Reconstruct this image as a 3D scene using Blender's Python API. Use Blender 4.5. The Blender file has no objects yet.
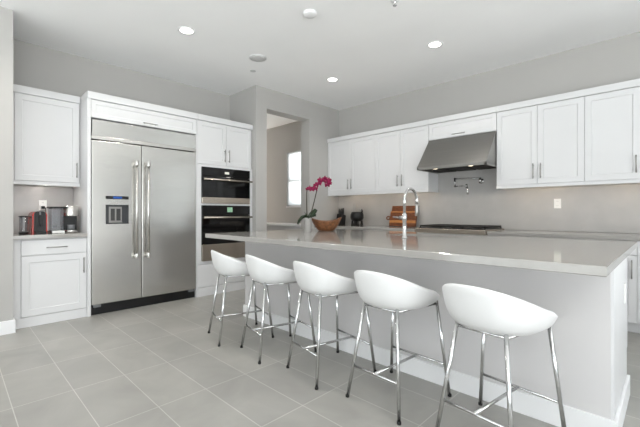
import bpy, bmesh, math, random
from mathutils import Vector, Matrix

random.seed(7)
S = bpy.context.scene
COL = S.collection
PI = math.pi

# ---------------------------------------------------------------- camera
CAM_H = 1.139
cam_d = bpy.data.cameras.new('camera')
cam = bpy.data.objects.new('camera', cam_d)
COL.objects.link(cam)
cam.location = (0, 0, CAM_H)
cam.rotation_euler = (PI / 2, 0, math.radians(44.3))
cam_d.sensor_width = 36
cam_d.lens = 361.4 / 640 * 36
cam_d.shift_y = -1.1 / 640
cam_d.clip_start = 0.05
S.camera = cam

# ---------------------------------------------------------------- view, sky, daylight
S.view_settings.view_transform = 'Standard'
S.view_settings.look = 'None'
S.view_settings.gamma = 1
S.view_settings.use_curve_mapping = False
S.view_settings.exposure = 0.23

world = bpy.data.worlds.new('sky')
S.world = world
world.use_nodes = True
bg = world.node_tree.nodes['Background']
# bright overcast sky above; brighter lower half added to light the ceiling
wn = world.node_tree
w_tc = wn.nodes.new('ShaderNodeTexCoord')
w_sep = wn.nodes.new('ShaderNodeSeparateXYZ')
w_ramp = wn.nodes.new('ShaderNodeValToRGB')
w_map = wn.nodes.new('ShaderNodeMapRange')
wn.links.new(w_tc.outputs['Generated'], w_sep.inputs[0])
w_map.inputs[1].default_value = -1
w_map.inputs[2].default_value = 1
wn.links.new(w_sep.outputs[2], w_map.inputs[0])
wn.links.new(w_map.outputs[0], w_ramp.inputs[0])
w_ramp.color_ramp.elements[0].position = 0.42
w_ramp.color_ramp.elements[0].color = (1.0, 0.99, 0.97, 1)
w_ramp.color_ramp.elements[1].position = 0.5
w_ramp.color_ramp.elements[1].color = (0.33, 0.34, 0.352, 1)
wn.links.new(w_ramp.outputs[0], bg.inputs[0])
bg.inputs[1].default_value = 5.6


def area(name, loc, target, sx, sy, power, col=(1, 1, 1)):
    d = bpy.data.lights.new(name, 'AREA')
    d.shape = 'RECTANGLE'
    d.size, d.size_y, d.energy, d.color = sx, sy, power, col
    o = bpy.data.objects.new(name, d)
    COL.objects.link(o)
    o.location = loc
    o.rotation_euler = (Vector(target) - Vector(loc)).to_track_quat('-Z', 'Y').to_euler()
    return o


# daylight lamps added inside the unseen openings, tilted up to brighten the ceiling
area('daylight_fill_south', (-1.2, -3.45, 1.15), (-1.2, -2.2, 2.6), 5.6, 2.0, 38, (1.0, 0.985, 0.98))
area('daylight_fill_east', (3.25, -0.4, 1.35), (2.0, -0.4, 2.7), 4.6, 2.4, 150, (1.0, 0.985, 0.98))
area('pantry_fill', (-7.9, 4.45, 1.6), (-5, 4.7, 1.9), .9, 1.4, 15, (1.0, 0.84, 0.68))  # warm lamp added to brighten the room beyond the doorway


# ---------------------------------------------------------------- materials
def new_mat(name):
    m = bpy.data.materials.new(name)
    m.use_nodes = True
    nt = m.node_tree
    return m, nt, nt.nodes['Principled BSDF']


def srgb(r, g, b):
    def f(v):
        v /= 255
        return v / 12.92 if v <= 0.04045 else ((v + 0.055) / 1.055) ** 2.4
    return (f(r), f(g), f(b), 1)


def mat(name, rgb, rough=0.5, metal=0.0, var=0.03, scale=8.0, bump=0.0, bscale=60.0, stretch=None, spec=0.5,
        emit=0.0, coat=0.0, trans=0.0, ior=1.45):
    m, nt, b = new_mat(name)
    c = srgb(*rgb)
    tc = nt.nodes.new('ShaderNodeTexCoord')
    mp = nt.nodes.new('ShaderNodeMapping')
    nt.links.new(tc.outputs['Object'], mp.inputs[0])
    if stretch:
        mp.inputs['Scale'].default_value = stretch
    n = nt.nodes.new('ShaderNodeTexNoise')
    n.inputs['Scale'].default_value = scale
    n.inputs['Detail'].default_value = 4
    nt.links.new(mp.outputs[0], n.inputs['Vector'])
    r = nt.nodes.new('ShaderNodeValToRGB')
    lo = tuple(max(0, v * (1 - var)) for v in c[:3]) + (1,)
    hi = tuple(min(1, v * (1 + var)) for v in c[:3]) + (1,)
    r.color_ramp.elements[0].color = lo
    r.color_ramp.elements[1].color = hi
    r.color_ramp.elements[0].position = 0.3
    r.color_ramp.elements[1].position = 0.7
    nt.links.new(n.outputs[0], r.inputs[0])
    nt.links.new(r.outputs[0], b.inputs['Base Color'])
    b.inputs['Roughness'].default_value = rough
    b.inputs['Metallic'].default_value = metal
    b.inputs['Specular IOR Level'].default_value = spec
    b.inputs['Coat Weight'].default_value = coat
    b.inputs['Transmission Weight'].default_value = trans
    b.inputs['IOR'].default_value = ior
    if emit:
        b.inputs['Emission Color'].default_value = c
        b.inputs['Emission Strength'].default_value = emit
    if bump:
        n2 = nt.nodes.new('ShaderNodeTexNoise')
        n2.inputs['Scale'].default_value = bscale
        n2.inputs['Detail'].default_value = 3
        nt.links.new(mp.outputs[0], n2.inputs['Vector'])
        bp = nt.nodes.new('ShaderNodeBump')
        bp.inputs['Strength'].default_value = bump
        bp.inputs['Distance'].default_value = 0.01
        nt.links.new(n2.outputs[0], bp.inputs['Height'])
        nt.links.new(bp.outputs[0], b.inputs['Normal'])
    return m


M = {}
M['wall'] = mat('wall_paint', (180, 178, 175), 0.85, var=0.01, scale=3, bump=0.05, bscale=180)
M['ceiling'] = mat('ceiling_paint', (248, 248, 248), 0.9, var=0.01, scale=2, bump=0.03, bscale=150)
M['white'] = mat('white_cabinet_paint', (218, 218, 219), 0.38, var=0.008, scale=5)
M['trim'] = mat('white_trim_paint', (234, 234, 235), 0.4, var=0.008, scale=5)
M['island'] = mat('island_panel_paint', (208, 206, 206), 0.45, var=0.008, scale=5)
M['quartz'] = mat('grey_quartz', (160, 157, 153), 0.08, var=0.035, scale=26, spec=0.7)
M['splash'] = mat('grey_quartz_slab', (174, 172, 170), 0.22, var=0.05, scale=4.5)
M['seat'] = mat('white_leather', (224, 224, 224), 0.42, var=0.01, scale=14, bump=0.06, bscale=220)
M['chrome'] = mat('polished_chrome', (205, 205, 205), 0.12, 1.0, var=0.02)
M['nickel'] = mat('brushed_nickel', (160, 158, 155), 0.3, 1.0, var=0.04, scale=30)
M['steel'] = mat('stainless_steel', (214, 212, 208), 0.27, 1.0, var=0.03, scale=3, bump=0.3, bscale=2.6,
                 stretch=(1, 0.5, 1.5))
M['steel_dark'] = mat('satin_steel', (150, 148, 145), 0.33, 1.0, var=0.03, scale=3, bump=0.05, bscale=4,
                      stretch=(0.25, 1, 9))
M['steel_warm'] = mat('oven_steel', (190, 180, 168), 0.25, 1.0, var=0.03, scale=3)
M['black_glass'] = mat('black_glass', (10, 10, 11), 0.06, var=0.1, scale=3)
M['black'] = mat('black_plastic', (17, 17, 18), 0.4, var=0.1)
M['iron'] = mat('cast_iron', (32, 29, 27), 0.55, var=0.15, bump=0.2, bscale=200)
M['grey_plastic'] = mat('grey_plastic', (120, 122, 125), 0.4, var=0.05)
M['dark_recess'] = mat('dispenser_recess', (55, 57, 60), 0.35, var=0.1)
M['blue_display'] = mat('blue_display', (45, 85, 160), 0.2, var=0.3, scale=40, emit=0.15)
M['green_display'] = mat('green_display', (140, 180, 150), 0.2, var=0.3, scale=60, emit=0.12)
M['white_display'] = mat('pale_display', (215, 215, 205), 0.2, var=0.3, scale=60, emit=0.2)
M['red'] = mat('red_plastic', (190, 48, 38), 0.25, var=0.05)
M['ceramic'] = mat('white_ceramic', (168, 166, 163), 0.25, var=0.03)
M['leaf'] = mat('orchid_leaf', (34, 52, 30), 0.4, var=0.25, scale=12)
M['stem'] = mat('orchid_stem', (70, 66, 52), 0.6, var=0.2, scale=40)
M['petal'] = mat('orchid_petal', (140, 8, 68), 0.5, var=0.3, scale=30)
M['lip'] = mat('orchid_lip', (90, 8, 50), 0.5, var=0.2, scale=30)
M['soil'] = mat('orchid_bark', (62, 48, 36), 0.9, var=0.4, scale=60, bump=0.5)
M['switch'] = mat('white_switch_plastic', (240, 240, 238), 0.35, var=0.01)
M['speaker'] = mat('ceiling_grille', (205, 205, 205), 0.8, var=0.06, scale=400)
M['slot'] = mat('socket_slot', (60, 60, 60), 0.6, var=0.05)
M['rubber'] = mat('black_rubber', (22, 22, 22), 0.7, var=0.1)
M['lamp_glow'] = mat('lamp_diffuser', (255, 250, 240), 0.5, var=0.0, emit=6.0)
M['warm_led'] = mat('warm_led', (255, 226, 190), 0.5, var=0.0, emit=1.0)
M['hood_lamp'] = mat('hood_lamp_lens', (255, 240, 215), 0.4, var=0.0, emit=4.0)
M['shade'] = None


def glass(name, rgb, rough=0.02):
    m, nt, b = new_mat(name)
    out = nt.nodes['Material Output']
    tr = nt.nodes.new('ShaderNodeBsdfTransparent')
    tr.inputs[0].default_value = srgb(*rgb)
    gl = nt.nodes.new('ShaderNodeBsdfGlossy')
    gl.inputs['Roughness'].default_value = rough
    lw = nt.nodes.new('ShaderNodeLayerWeight')
    pw = nt.nodes.new('ShaderNodeMath')
    pw.operation = 'POWER'
    pw.inputs[1].default_value = 5
    nt.links.new(lw.outputs['Facing'], pw.inputs[0])
    fr = nt.nodes.new('ShaderNodeMath')
    fr.operation = 'MULTIPLY_ADD'
    fr.inputs[1].default_value = 0.9
    fr.inputs[2].default_value = 0.04
    nt.links.new(pw.outputs[0], fr.inputs[0])
    mx = nt.nodes.new('ShaderNodeMixShader')
    nt.links.new(fr.outputs[0], mx.inputs[0])
    nt.links.new(tr.outputs[0], mx.inputs[1])
    nt.links.new(gl.outputs[0], mx.inputs[2])
    nt.links.new(mx.outputs[0], out.inputs[0])
    nt.nodes.remove(b)
    return m


M['glass'] = glass('clear_glass', (240, 244, 245))
M['tank'] = glass('smoky_clear_plastic', (238, 239, 241), 0.05)


def shade_mat(name, clear, lo=.82, hi=.95):
    m, nt, b = new_mat(name)
    out = nt.nodes['Material Output']
    tl = nt.nodes.new('ShaderNodeBsdfTranslucent')
    df = nt.nodes.new('ShaderNodeBsdfDiffuse')
    tr = nt.nodes.new('ShaderNodeBsdfTransparent')
    tc = nt.nodes.new('ShaderNodeTexCoord')
    wv = nt.nodes.new('ShaderNodeTexWave')
    wv.inputs['Scale'].default_value = 9
    nt.links.new(tc.outputs['Object'], wv.inputs['Vector'])
    r = nt.nodes.new('ShaderNodeValToRGB')
    r.color_ramp.elements[0].color = (lo, lo, lo, 1)
    r.color_ramp.elements[1].color = (hi, hi, hi, 1)
    nt.links.new(wv.outputs[0], r.inputs[0])
    nt.links.new(r.outputs[0], tl.inputs[0])
    df.inputs[0].default_value = (0.9, 0.9, 0.9, 1)
    m1 = nt.nodes.new('ShaderNodeMixShader')
    m1.inputs[0].default_value = 0.25
    m2 = nt.nodes.new('ShaderNodeMixShader')
    m2.inputs[0].default_value = clear
    nt.links.new(tl.outputs[0], m1.inputs[1])
    nt.links.new(df.outputs[0], m1.inputs[2])
    nt.links.new(m1.outputs[0], m2.inputs[1])
    nt.links.new(tr.outputs[0], m2.inputs[2])
    nt.links.new(m2.outputs[0], out.inputs[0])
    nt.nodes.remove(b)
    return m


M['shade'] = shade_mat('woven_window_shade', 0.5)
M['reflection_sheet'] = shade_mat('reflection_sheet_cloth', 0.0, .26, .36)  # cloth of the added sheet, toned for the refrigerator's reflection


def wood(name, c1, c2, scale, axis_scale, rough=0.45, stripes=None):
    m, nt, b = new_mat(name)
    tc = nt.nodes.new('ShaderNodeTexCoord')
    mp = nt.nodes.new('ShaderNodeMapping')
    mp.inputs['Scale'].default_value = axis_scale
    nt.links.new(tc.outputs['Object'], mp.inputs[0])
    n = nt.nodes.new('ShaderNodeTexNoise')
    n.inputs['Scale'].default_value = scale
    n.inputs['Detail'].default_value = 6
    n.inputs['Distortion'].default_value = 1.2
    nt.links.new(mp.outputs[0], n.inputs['Vector'])
    r = nt.nodes.new('ShaderNodeValToRGB')
    r.color_ramp.elements[0].color = srgb(*c1)
    r.color_ramp.elements[1].color = srgb(*c2)
    r.color_ramp.elements[0].position = 0.35
    r.color_ramp.elements[1].position = 0.65
    nt.links.new(n.outputs[0], r.inputs[0])
    nt.links.new(r.outputs[0], b.inputs['Base Color'])
    b.inputs['Roughness'].default_value = rough
    bp = nt.nodes.new('ShaderNodeBump')
    bp.inputs['Strength'].default_value = 0.15
    nt.links.new(n.outputs[0], bp.inputs['Height'])
    nt.links.new(bp.outputs[0], b.inputs['Normal'])
    return m


M['bowl'] = wood('carved_wood', (52, 27, 14), (158, 104, 64), 8, (5, 5, 26))
M['walnut'] = wood('walnut', (80, 40, 18), (126, 70, 34), 6, (2, 6, 20))
M['maple'] = wood('maple', (160, 100, 48), (190, 130, 72), 6, (2, 6, 20))


def tile_mat():
    m, nt, b = new_mat('grey_porcelain_tile')
    tc = nt.nodes.new('ShaderNodeTexCoord')
    mp = nt.nodes.new('ShaderNodeMapping')
    mp.inputs['Location'].default_value = (2.75, -0.255, 0)
    nt.links.new(tc.outputs['Object'], mp.inputs[0])
    br = nt.nodes.new('ShaderNodeTexBrick')
    br.offset = 0
    br.squash = 1
    br.inputs['Scale'].default_value = 1
    br.inputs['Brick Width'].default_value = 0.594
    br.inputs['Row Height'].default_value = 0.300
    br.inputs['Mortar Size'].default_value = 0.0028
    br.inputs['Mortar Smooth'].default_value = 0.3
    br.inputs['Bias'].default_value = 0
    br.inputs['Color1'].default_value = srgb(154, 152, 148)
    br.inputs['Color2'].default_value = srgb(162, 160, 155)
    br.inputs['Mortar'].default_value = srgb(192, 190, 186)
    nt.links.new(mp.outputs[0], br.inputs['Vector'])
    n = nt.nodes.new('ShaderNodeTexNoise')
    n.inputs['Scale'].default_value = 2.6
    n.inputs['Detail'].default_value = 7
    n.inputs['Distortion'].default_value = 0.6
    nt.links.new(tc.outputs['Object'], n.inputs['Vector'])
    r = nt.nodes.new('ShaderNodeValToRGB')
    r.color_ramp.elements[0].color = (0.85, 0.85, 0.84, 1)
    r.color_ramp.elements[1].color = (1.10, 1.10, 1.09, 1)
    r.color_ramp.elements[0].position = 0.3
    r.color_ramp.elements[1].position = 0.72
    nt.links.new(n.outputs[0], r.inputs[0])
    mx = nt.nodes.new('ShaderNodeMix')
    mx.data_type = 'RGBA'
    mx.blend_type = 'MULTIPLY'
    mx.inputs[0].default_value = 1
    nt.links.new(br.outputs[0], mx.inputs[6])
    nt.links.new(r.outputs[0], mx.inputs[7])
    nt.links.new(mx.outputs[2], b.inputs['Base Color'])
    b.inputs['Roughness'].default_value = 0.33
    bp = nt.nodes.new('ShaderNodeBump')
    bp.invert = True
    bp.inputs['Strength'].default_value = 0.3
    bp.inputs['Distance'].default_value = 0.004
    nt.links.new(br.outputs[1], bp.inputs['Height'])
    nt.links.new(bp.outputs[0], b.inputs['Normal'])
    return m


M['tile'] = tile_mat()

# ---------------------------------------------------------------- mesh builder
BASE = {}


class MB:
    def __init__(self):
        self.bm = bmesh.new()
        self.slot = 0
        self.smooth_faces = True

    def _merge(self, t):
        me = bpy.data.meshes.new('t')
        t.normal_update()
        for f in t.faces:
            f.material_index = self.slot
        t.to_mesh(me)
        t.free()
        self.bm.from_mesh(me)
        bpy.data.meshes.remove(me)
        return self

    def box(self, a, b, bev=0.002):
        lo = [min(a[i], b[i]) for i in range(3)]
        hi = [max(a[i], b[i]) for i in range(3)]
        t = bmesh.new()
        bmesh.ops.create_cube(t, size=1)
        for v in t.verts:
            v.co = Vector([(lo[i] + hi[i]) / 2 + v.co[i] * (hi[i] - lo[i]) for i in range(3)])
        bev = min(bev, min(hi[i] - lo[i] for i in range(3)) * 0.35)
        if bev > 1e-5:
            bmesh.ops.bevel(t, geom=t.edges[:], offset=bev, segments=2, profile=0.5, affect='EDGES')
        return self._merge(t)

    def tube(self, pts, r, seg=12, cap=True):
        """swept round bar along points; r a number or list"""
        pts = [Vector(p) for p in pts]
        n = len(pts)
        rs = r if isinstance(r, (list, tuple)) else [r] * n
        t = bmesh.new()
        rings = []
        up = None
        for i, p in enumerate(pts):
            d = (pts[min(i + 1, n - 1)] - pts[max(i - 1, 0)]).normalized()
            if up is None:
                up = d.orthogonal().normalized()
            up = (up - d * up.dot(d))
            if up.length < 1e-6:
                up = d.orthogonal()
            up.normalize()
            s = d.cross(up)
            rings.append([t.verts.new(p + (up * math.cos(2 * PI * k / seg) + s * math.sin(2 * PI * k / seg)) * rs[i])
                          for k in range(seg)])
        for a, b in zip(rings, rings[1:]):
            for k in range(seg):
                f = t.faces.new((a[k], a[(k + 1) % seg], b[(k + 1) % seg], b[k]))
                f.smooth = True
        if cap:
            t.faces.new(rings[0][::-1])
            t.faces.new(rings[-1])
        bmesh.ops.recalc_face_normals(t, faces=t.faces[:])
        return self._merge(t)

    def lathe(self, c, prof, seg=32, rot=None, cap=True, sx=1.0, sy=1.0):
        """profile [(r,z)] spun round z at c"""
        t = bmesh.new()
        rings = []
        c = Vector(c)
        for r, z in prof:
            ring = []
            for k in range(seg):
                v = Vector((r * math.cos(2 * PI * k / seg) * sx, r * math.sin(2 * PI * k / seg) * sy, z))
                if rot is not None:
                    v = rot @ v
                ring.append(t.verts.new(c + v))
            rings.append(ring)
        for a, b in zip(rings, rings[1:]):
            for k in range(seg):
                f = t.faces.new((a[k], a[(k + 1) % seg], b[(k + 1) % seg], b[k]))
                f.smooth = True
        if cap:
            t.faces.new(rings[0][::-1])
            t.faces.new(rings[-1])
        bmesh.ops.recalc_face_normals(t, faces=t.faces[:])
        return self._merge(t)

    def prism(self, poly, axis_fn, d0, d1, bev=0.0):
        """poly of (a,b) extruded from d0 to d1; axis_fn(a,b,d)->xyz"""
        t = bmesh.new()
        A = [t.verts.new(axis_fn(a, b, d0)) for a, b in poly]
        B = [t.verts.new(axis_fn(a, b, d1)) for a, b in poly]
        t.faces.new(A)
        t.faces.new(B[::-1])
        n = len(A)
        for k in range(n):
            t.faces.new((A[k], A[(k + 1) % n], B[(k + 1) % n], B[k]))
        bmesh.ops.recalc_face_normals(t, faces=t.faces[:])
        if bev:
            bmesh.ops.bevel(t, geom=t.edges[:], offset=bev, segments=2, profile=0.5, affect='EDGES')
        return self._merge(t)

    def grid(self, rows, closed_u=True, cap0=False, cap1=False, flip=None):
        t = bmesh.new()
        R = [[t.verts.new(p) for p in row] for row in rows]
        for a, b in zip(R, R[1:]):
            n = len(a)
            for k in range(n if closed_u else n - 1):
                f = t.faces.new((a[k], a[(k + 1) % n], b[(k + 1) % n], b[k]))
                f.smooth = True
        if cap0:
            t.faces.new(R[0][::-1]).smooth = True
        if cap1:
            t.faces.new(R[-1]).smooth = True
        bmesh.ops.recalc_face_normals(t, faces=t.faces[:])
        return self._merge(t)

    def blob(self, c, r, seg=16, rings=10):
        t = bmesh.new()
        bmesh.ops.create_uvsphere(t, u_segments=seg, v_segments=rings, radius=1)
        rx, ry, rz = r if isinstance(r, (tuple, list)) else (r, r, r)
        for v in t.verts:
            v.co = Vector((c[0] + v.co.x * rx, c[1] + v.co.y * ry, c[2] + v.co.z * rz))
        for f in t.faces:
            f.smooth = True
        return self._merge(t)

    def xform(self, mtx):
        bmesh.ops.transform(self.bm, matrix=mtx, verts=self.bm.verts[:])
        return self

    def build(self, name, mats, parent=None, base=None):
        if not isinstance(mats, (list, tuple)):
            mats = [mats]
        if parent is not None:
            base = BASE[parent.name]
        base = Vector(base) if base is not None else Vector((0, 0, 0))
        bmesh.ops.translate(self.bm, verts=self.bm.verts[:], vec=-base)
        me = bpy.data.meshes.new(name)
        self.bm.to_mesh(me)
        self.bm.free()
        for m in mats:
            me.materials.append(m if not isinstance(m, str) else M[m])
        o = bpy.data.objects.new(name, me)
        COL.objects.link(o)
        BASE[o.name] = base
        if parent is not None:
            o.parent = parent
        else:
            o.location = base
        return o


def tag(o, label, cat, group=None):
    o['label'] = label
    o['category'] = cat
    if group:
        o['group'] = group
    return o


def thing(name, label, cat, loc, group=None):
    o = bpy.data.objects.new(name, None)
    o.empty_display_size = 0.1
    COL.objects.link(o)
    o.location = loc
    BASE[o.name] = Vector(loc)
    return tag(o, label, cat, group)


def struct(name, mb, m):
    o = mb.build(name, m)
    o['kind'] = 'structure'
    return o


# faces: functions that turn (u along, w outwards, z) into a point
def face_w(x0):
    return lambda u, w, z: (x0 + w, u, z)


def face_n(y0):
    return lambda u, w, z: (u, y0 - w, z)


def fbox(mb, F, u0, u1, w0, w1, z0, z1, bev=0.002):
    return mb.box(F(u0, w0, z0), F(u1, w1, z1), bev)


def shaker(F, u0, u1, z0, z1, w0=0.0, t=0.02, fr=0.062, rc=0.007):
    """framed door with a recessed flat panel, one mesh"""
    mb = MB()
    bm = bmesh.new()

    def ring(a0, a1, b0, b1, w):
        return [bm.verts.new(F(u, w, z)) for u, z in ((a0, b0), (a1, b0), (a1, b1), (a0, b1))]
    e = 0.0015
    R = [ring(u0, u1, z0, z1, w0), ring(u0, u1, z0, z1, w0 + t - e), ring(u0 + e, u1 - e, z0 + e, z1 - e, w0 + t),
         ring(u0 + fr, u1 - fr, z0 + fr, z1 - fr, w0 + t),
         ring(u0 + fr + 0.004, u1 - fr - 0.004, z0 + fr + 0.004, z1 - fr - 0.004, w0 + t - rc)]
    for a, b in zip(R, R[1:]):
        for k in range(4):
            bm.faces.new((a[k], a[(k + 1) % 4], b[(k + 1) % 4], b[k]))
    bm.faces.new(R[0])
    bm.faces.new(R[-1])
    bmesh.ops.recalc_face_normals(bm, faces=bm.faces[:])
    return mb._merge(bm)


def slab_front(F, u0, u1, z0, z1, w0=0.0, t=0.02):
    return fbox(MB(), F, u0, u1, w0, w0 + t, z0, z1, 0.0015)


def pull(F, u0, z0, u1, z1, w, r=0.0055, stand=0.03):
    """bar handle from (u0,z0) to (u1,z1) standing off the face"""
    mb = MB()
    mb.tube([F(u0, w + stand, z0), F(u1, w + stand, z1)], r, 10)
    for t in (0.12, 0.88):
        u, z = u0 + (u1 - u0) * t, z0 + (z1 - z0) * t
        mb.tube([F(u, w, z), F(u, w + stand, z)], r * 0.85, 8)
    return mb


# ================================================================= ROOM SHELL
CEIL = 3.05
XW, XT = -5.196, -4.472           # wall behind the refrigerator, wall with the doorway
YN = 5.093                        # range wall
XST, YST = -4.462, 0.42           # stub wall at far left
EAST, SOUTH, WEST = 3.4, -3.6, -8.0

struct('floor', MB().box((WEST - .2, SOUTH - .2, -0.12), (EAST + .2, YN + .3, 0), 0), 'tile')
struct('ceiling', MB().box((WEST - .2, SOUTH - .2, CEIL), (EAST + .2, YN + .3, CEIL + .12), 0), 'ceiling')
struct('wall_west', MB().box((XW - .15, YST - .1, 0), (XW, 3.206, CEIL), 0), 'wall')
struct('wall_stub', MB().box((XW - .15, SOUTH, 0), (XST, YST, CEIL), 0), 'wall')
DT, YD0, YD1, XTB = 2.739, 3.408, 4.324, -4.69
mb = MB()
mb.box((XW - .15, 3.206, 0), (XT, YD0, CEIL), 0)
mb.box((WEST, 3.206, 0), (XW - .15, YD0, CEIL), 0)
mb.box((XTB, YD1, 0), (XT, YN, CEIL), 0)
mb.box((XTB, YD0, DT), (XT, YD1, CEIL), 0)
struct('wall_doorway', mb, 'wall')
WX0, WX1, WZ0, WZ1 = -5.975, -5.08, 1.265, 2.43
mb = MB()
mb.box((WEST, YN, 0), (WX0, YN + .2, CEIL), 0)
mb.box((WX1, YN, 0), (1.1, YN + .2, CEIL), 0)
mb.box((1.1, YN, 2.6), (3.2, YN + .2, CEIL), 0)
mb.box((3.2, YN, 0), (EAST + .2, YN + .2, CEIL), 0)
mb.box((WX0, YN, 0), (WX1, YN + .2, WZ0), 0)
mb.box((WX0, YN, WZ1), (WX1, YN + .2, CEIL), 0)
struct('wall_north', mb, 'wall')
struct('wall_far_west', MB().box((WEST - .2, 3.2, 0), (WEST, 4.0, CEIL), 0).box((WEST - .2, 4.0, 2.3), (WEST, 4.9, CEIL), 0).box((WEST - .2, 4.0, 0), (WEST, 4.9, .9), 0).box((WEST - .2, 4.9, 0), (WEST, YN + .2, CEIL), 0), 'wall')
# big glazed openings behind the camera
mb = MB()
mb.box((XST, SOUTH - .2, 0), (-3.5, SOUTH, CEIL), 0)
mb.box((2.4, SOUTH - .2, 0), (EAST, SOUTH, CEIL), 0)
mb.box((-3.5, SOUTH - .2, 2.75), (2.4, SOUTH, CEIL), 0)
struct('wall_south', mb, 'wall')
mb = MB()
mb.box((EAST, SOUTH, 0), (EAST + .2, -2.8, CEIL), 0)
mb.box((EAST, 2.0, 0), (EAST + .2, 2.5, CEIL), 0)
mb.box((EAST, 2.5, 2.5), (EAST + .2, 4.7, CEIL), 0)
mb.box((EAST, 4.7, 0), (EAST + .2, YN, CEIL), 0)
mb.box((EAST, -2.8, 2.75), (EAST + .2, 2.0, CEIL), 0)
struct('wall_east', mb, 'wall')


def glazing(name, fixed, u0, u1, z0, z1, axis, n):
    mb = MB()
    for k in range(n + 1):
        u = u0 + (u1 - u0) * k / n
        a, b = max(u0, u - .035), min(u1, u + .035)
        if axis == 'x':
            mb.box((a, fixed, z0), (b, fixed + .06, z1))
        else:
            mb.box((fixed, a, z0), (fixed + .06, b, z1))
    for z in (z0, z1 - .07):
        if axis == 'x':
            mb.box((u0, fixed, z), (u1, fixed + .06, z + .07))
        else:
            mb.box((fixed, u0, z), (fixed + .06, u1, z + .07))
    o = struct(name, mb, 'trim')
    p = MB()
    if axis == 'x':
        p.box((u0, fixed + .025, z0), (u1, fixed + .031, z1), 0)
    else:
        p.box((fixed + .025, u0, z0), (fixed + .031, u1, z1), 0)
    p.build('pane', 'glass', o)


glazing('window_2', SOUTH - .15, -3.5, 2.4, 0, 2.75, 'x', 4)
glazing('window_3', EAST + .09, -2.8, 2.0, 0, 2.75, 'y', 4)

glazing('added_window_6', EAST + .09, 2.5, 4.7, 0, 2.5, 'y', 2)  # unseen window added to brighten what the refrigerator steel reflects
MB().box((EAST + .03, 2.52, .02), (EAST + .036, 4.68, 2.49), 0).build('reflection_sheet', 'reflection_sheet', bpy.data.objects['added_window_6'])  # sheet added in that window to dim its reflection in the steel
glazing('added_window_5', YN + .06, 1.1, 3.2, 0, 2.6, 'x', 2)  # unseen window added for a bright reflection in the right refrigerator door
glazing('added_window_4', WEST - .15, 4.0, 4.9, .9, 2.3, 'y', 2)  # unseen opening added to let light into the room beyond the doorway

# the window seen through the doorway
mb = MB()
fw = .045
for a, b in (((WX0, WZ0), (WX0 + fw, WZ1)), ((WX1 - fw, WZ0), (WX1, WZ1)), ((WX0, WZ0), (WX1, WZ0 + fw)),
             ((WX0, WZ1 - fw), (WX1, WZ1)), ((WX0, 1.79), (WX1, 1.83))):
    mb.box((a[0], YN + .05, a[1]), (b[0], YN + .10, b[1]))
mb.box((WX0 - .012, YN - .012, WZ0 - .02), (WX1 + .012, YN + .05, WZ0 + .004))
win = struct('window_1', mb, 'trim')
MB().box((WX0, YN + .07, WZ0), (WX1, YN + .076, WZ1), 0).build('pane', 'glass', win)
MB().box((WX0 + .012, YN + .02, WZ0 + .02), (WX1 - .012, YN + .026, WZ1 - .01), 0).build('shade', 'shade', win)

# baseboards
struct('baseboard_stub', MB().box((XST, SOUTH, 0), (XST + .016, YST + .016, .125), .003)
       .box((XST - .09, YST, 0), (XST, YST + .016, .125), .003), 'trim')
struct('baseboard_doorway', MB().box((XT, YN - .64, 0), (XT + .015, YD1, .125), .003)
       .box((XT, 3.208, 0), (XT + .015, YD0, .125), .003), 'trim')

# ================================================================= WEST WALL: alcove
XF = -4.58                        # carcass front of the tall cabinets (door fronts at -4.56)
FW = face_w(XF)
FP0, FP1 = 1.046, 1.080           # white side panel left of the refrigerator
F_ALC = face_w(-4.59)

t = thing('base_cabinet', 'white base cabinet with one drawer and door in the alcove under the coffee machines',
          'cabinet', (-4.9, .73, 0))
mb = MB()
mb.box((XW + .002, YST + .002, .10), (-4.59, FP0 - .002, .873), 0)
mb.box((-4.6, YST + .002, .10), (-4.575, .485, .872), .001)
mb.box((XW + .002, YST + .002, 0), (-4.575, FP0 - .002, .10), .002)
mb.build('body', 'white', t)
dr = slab_front(F_ALC, .490, FP0 - .004, .712, .862).build('drawer', 'white', t)
pull(F_ALC, .685, .782, .865, .782, .02).build('handle', 'nickel', dr)
dd = shaker(F_ALC, .490, FP0 - .004, .105, .704, fr=.065).build('door', 'white', t)
pull(F_ALC, 1.012, .49, 1.012, .655, .02).build('handle', 'nickel', dd)

tag(MB().box((XW + .002, YST + .002, .874), (-4.546, FP0 - .002, .914), .003).build('countertop', 'quartz'),
    'short grey quartz countertop in the alcove left of the refrigerator', 'countertop')
tag(MB().box((XW + .002, YST + .002, .914), (XW + .018, FP0 - .002, 1.432), .001).build('backsplash', 'splash'),
    'grey backsplash behind the coffee machines in the alcove', 'backsplash')

F_ALU = face_w(-4.88)
t = thing('wall_cabinet', 'single door white wall cabinet in the alcove left of the refrigerator', 'cabinet',
          (-5.0, .73, 1.436))
MB().box((XW + .002, YST + .002, 1.458), (-4.88, FP0 - .002, 2.40), 0).build('body', 'white', t)
MB().box((-4.905, YST + .002, 1.432), (-4.862, FP0 - .002, 1.468), .002).build('light_rail', 'white', t)
dd = shaker(F_ALU, YST + .048, FP0 - .012, 1.475, 2.378, fr=.060).build('door', 'white', t)
pull(F_ALU, 1.008, 1.53, 1.008, 1.70, .02).build('handle', 'nickel', dd)
mb = MB()
mb.box((-4.925, YST + .1, 1.448), (-4.908, FP0 - .1, 1.4575), .001)
mb.build('light_strip', 'warm_led', t)
al = area('alcove_light', (-4.917, .73, 1.444), (-5.0, .73, 1.0), .02, .4, 1.5, (1.0, .95, .88))
al.data.specular_factor = 0.15
MB().box((XW + .002, YST + .002, 2.385), (-4.858, FP0 - .002, 2.463), .004).build('crown', 'white', t)

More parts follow.
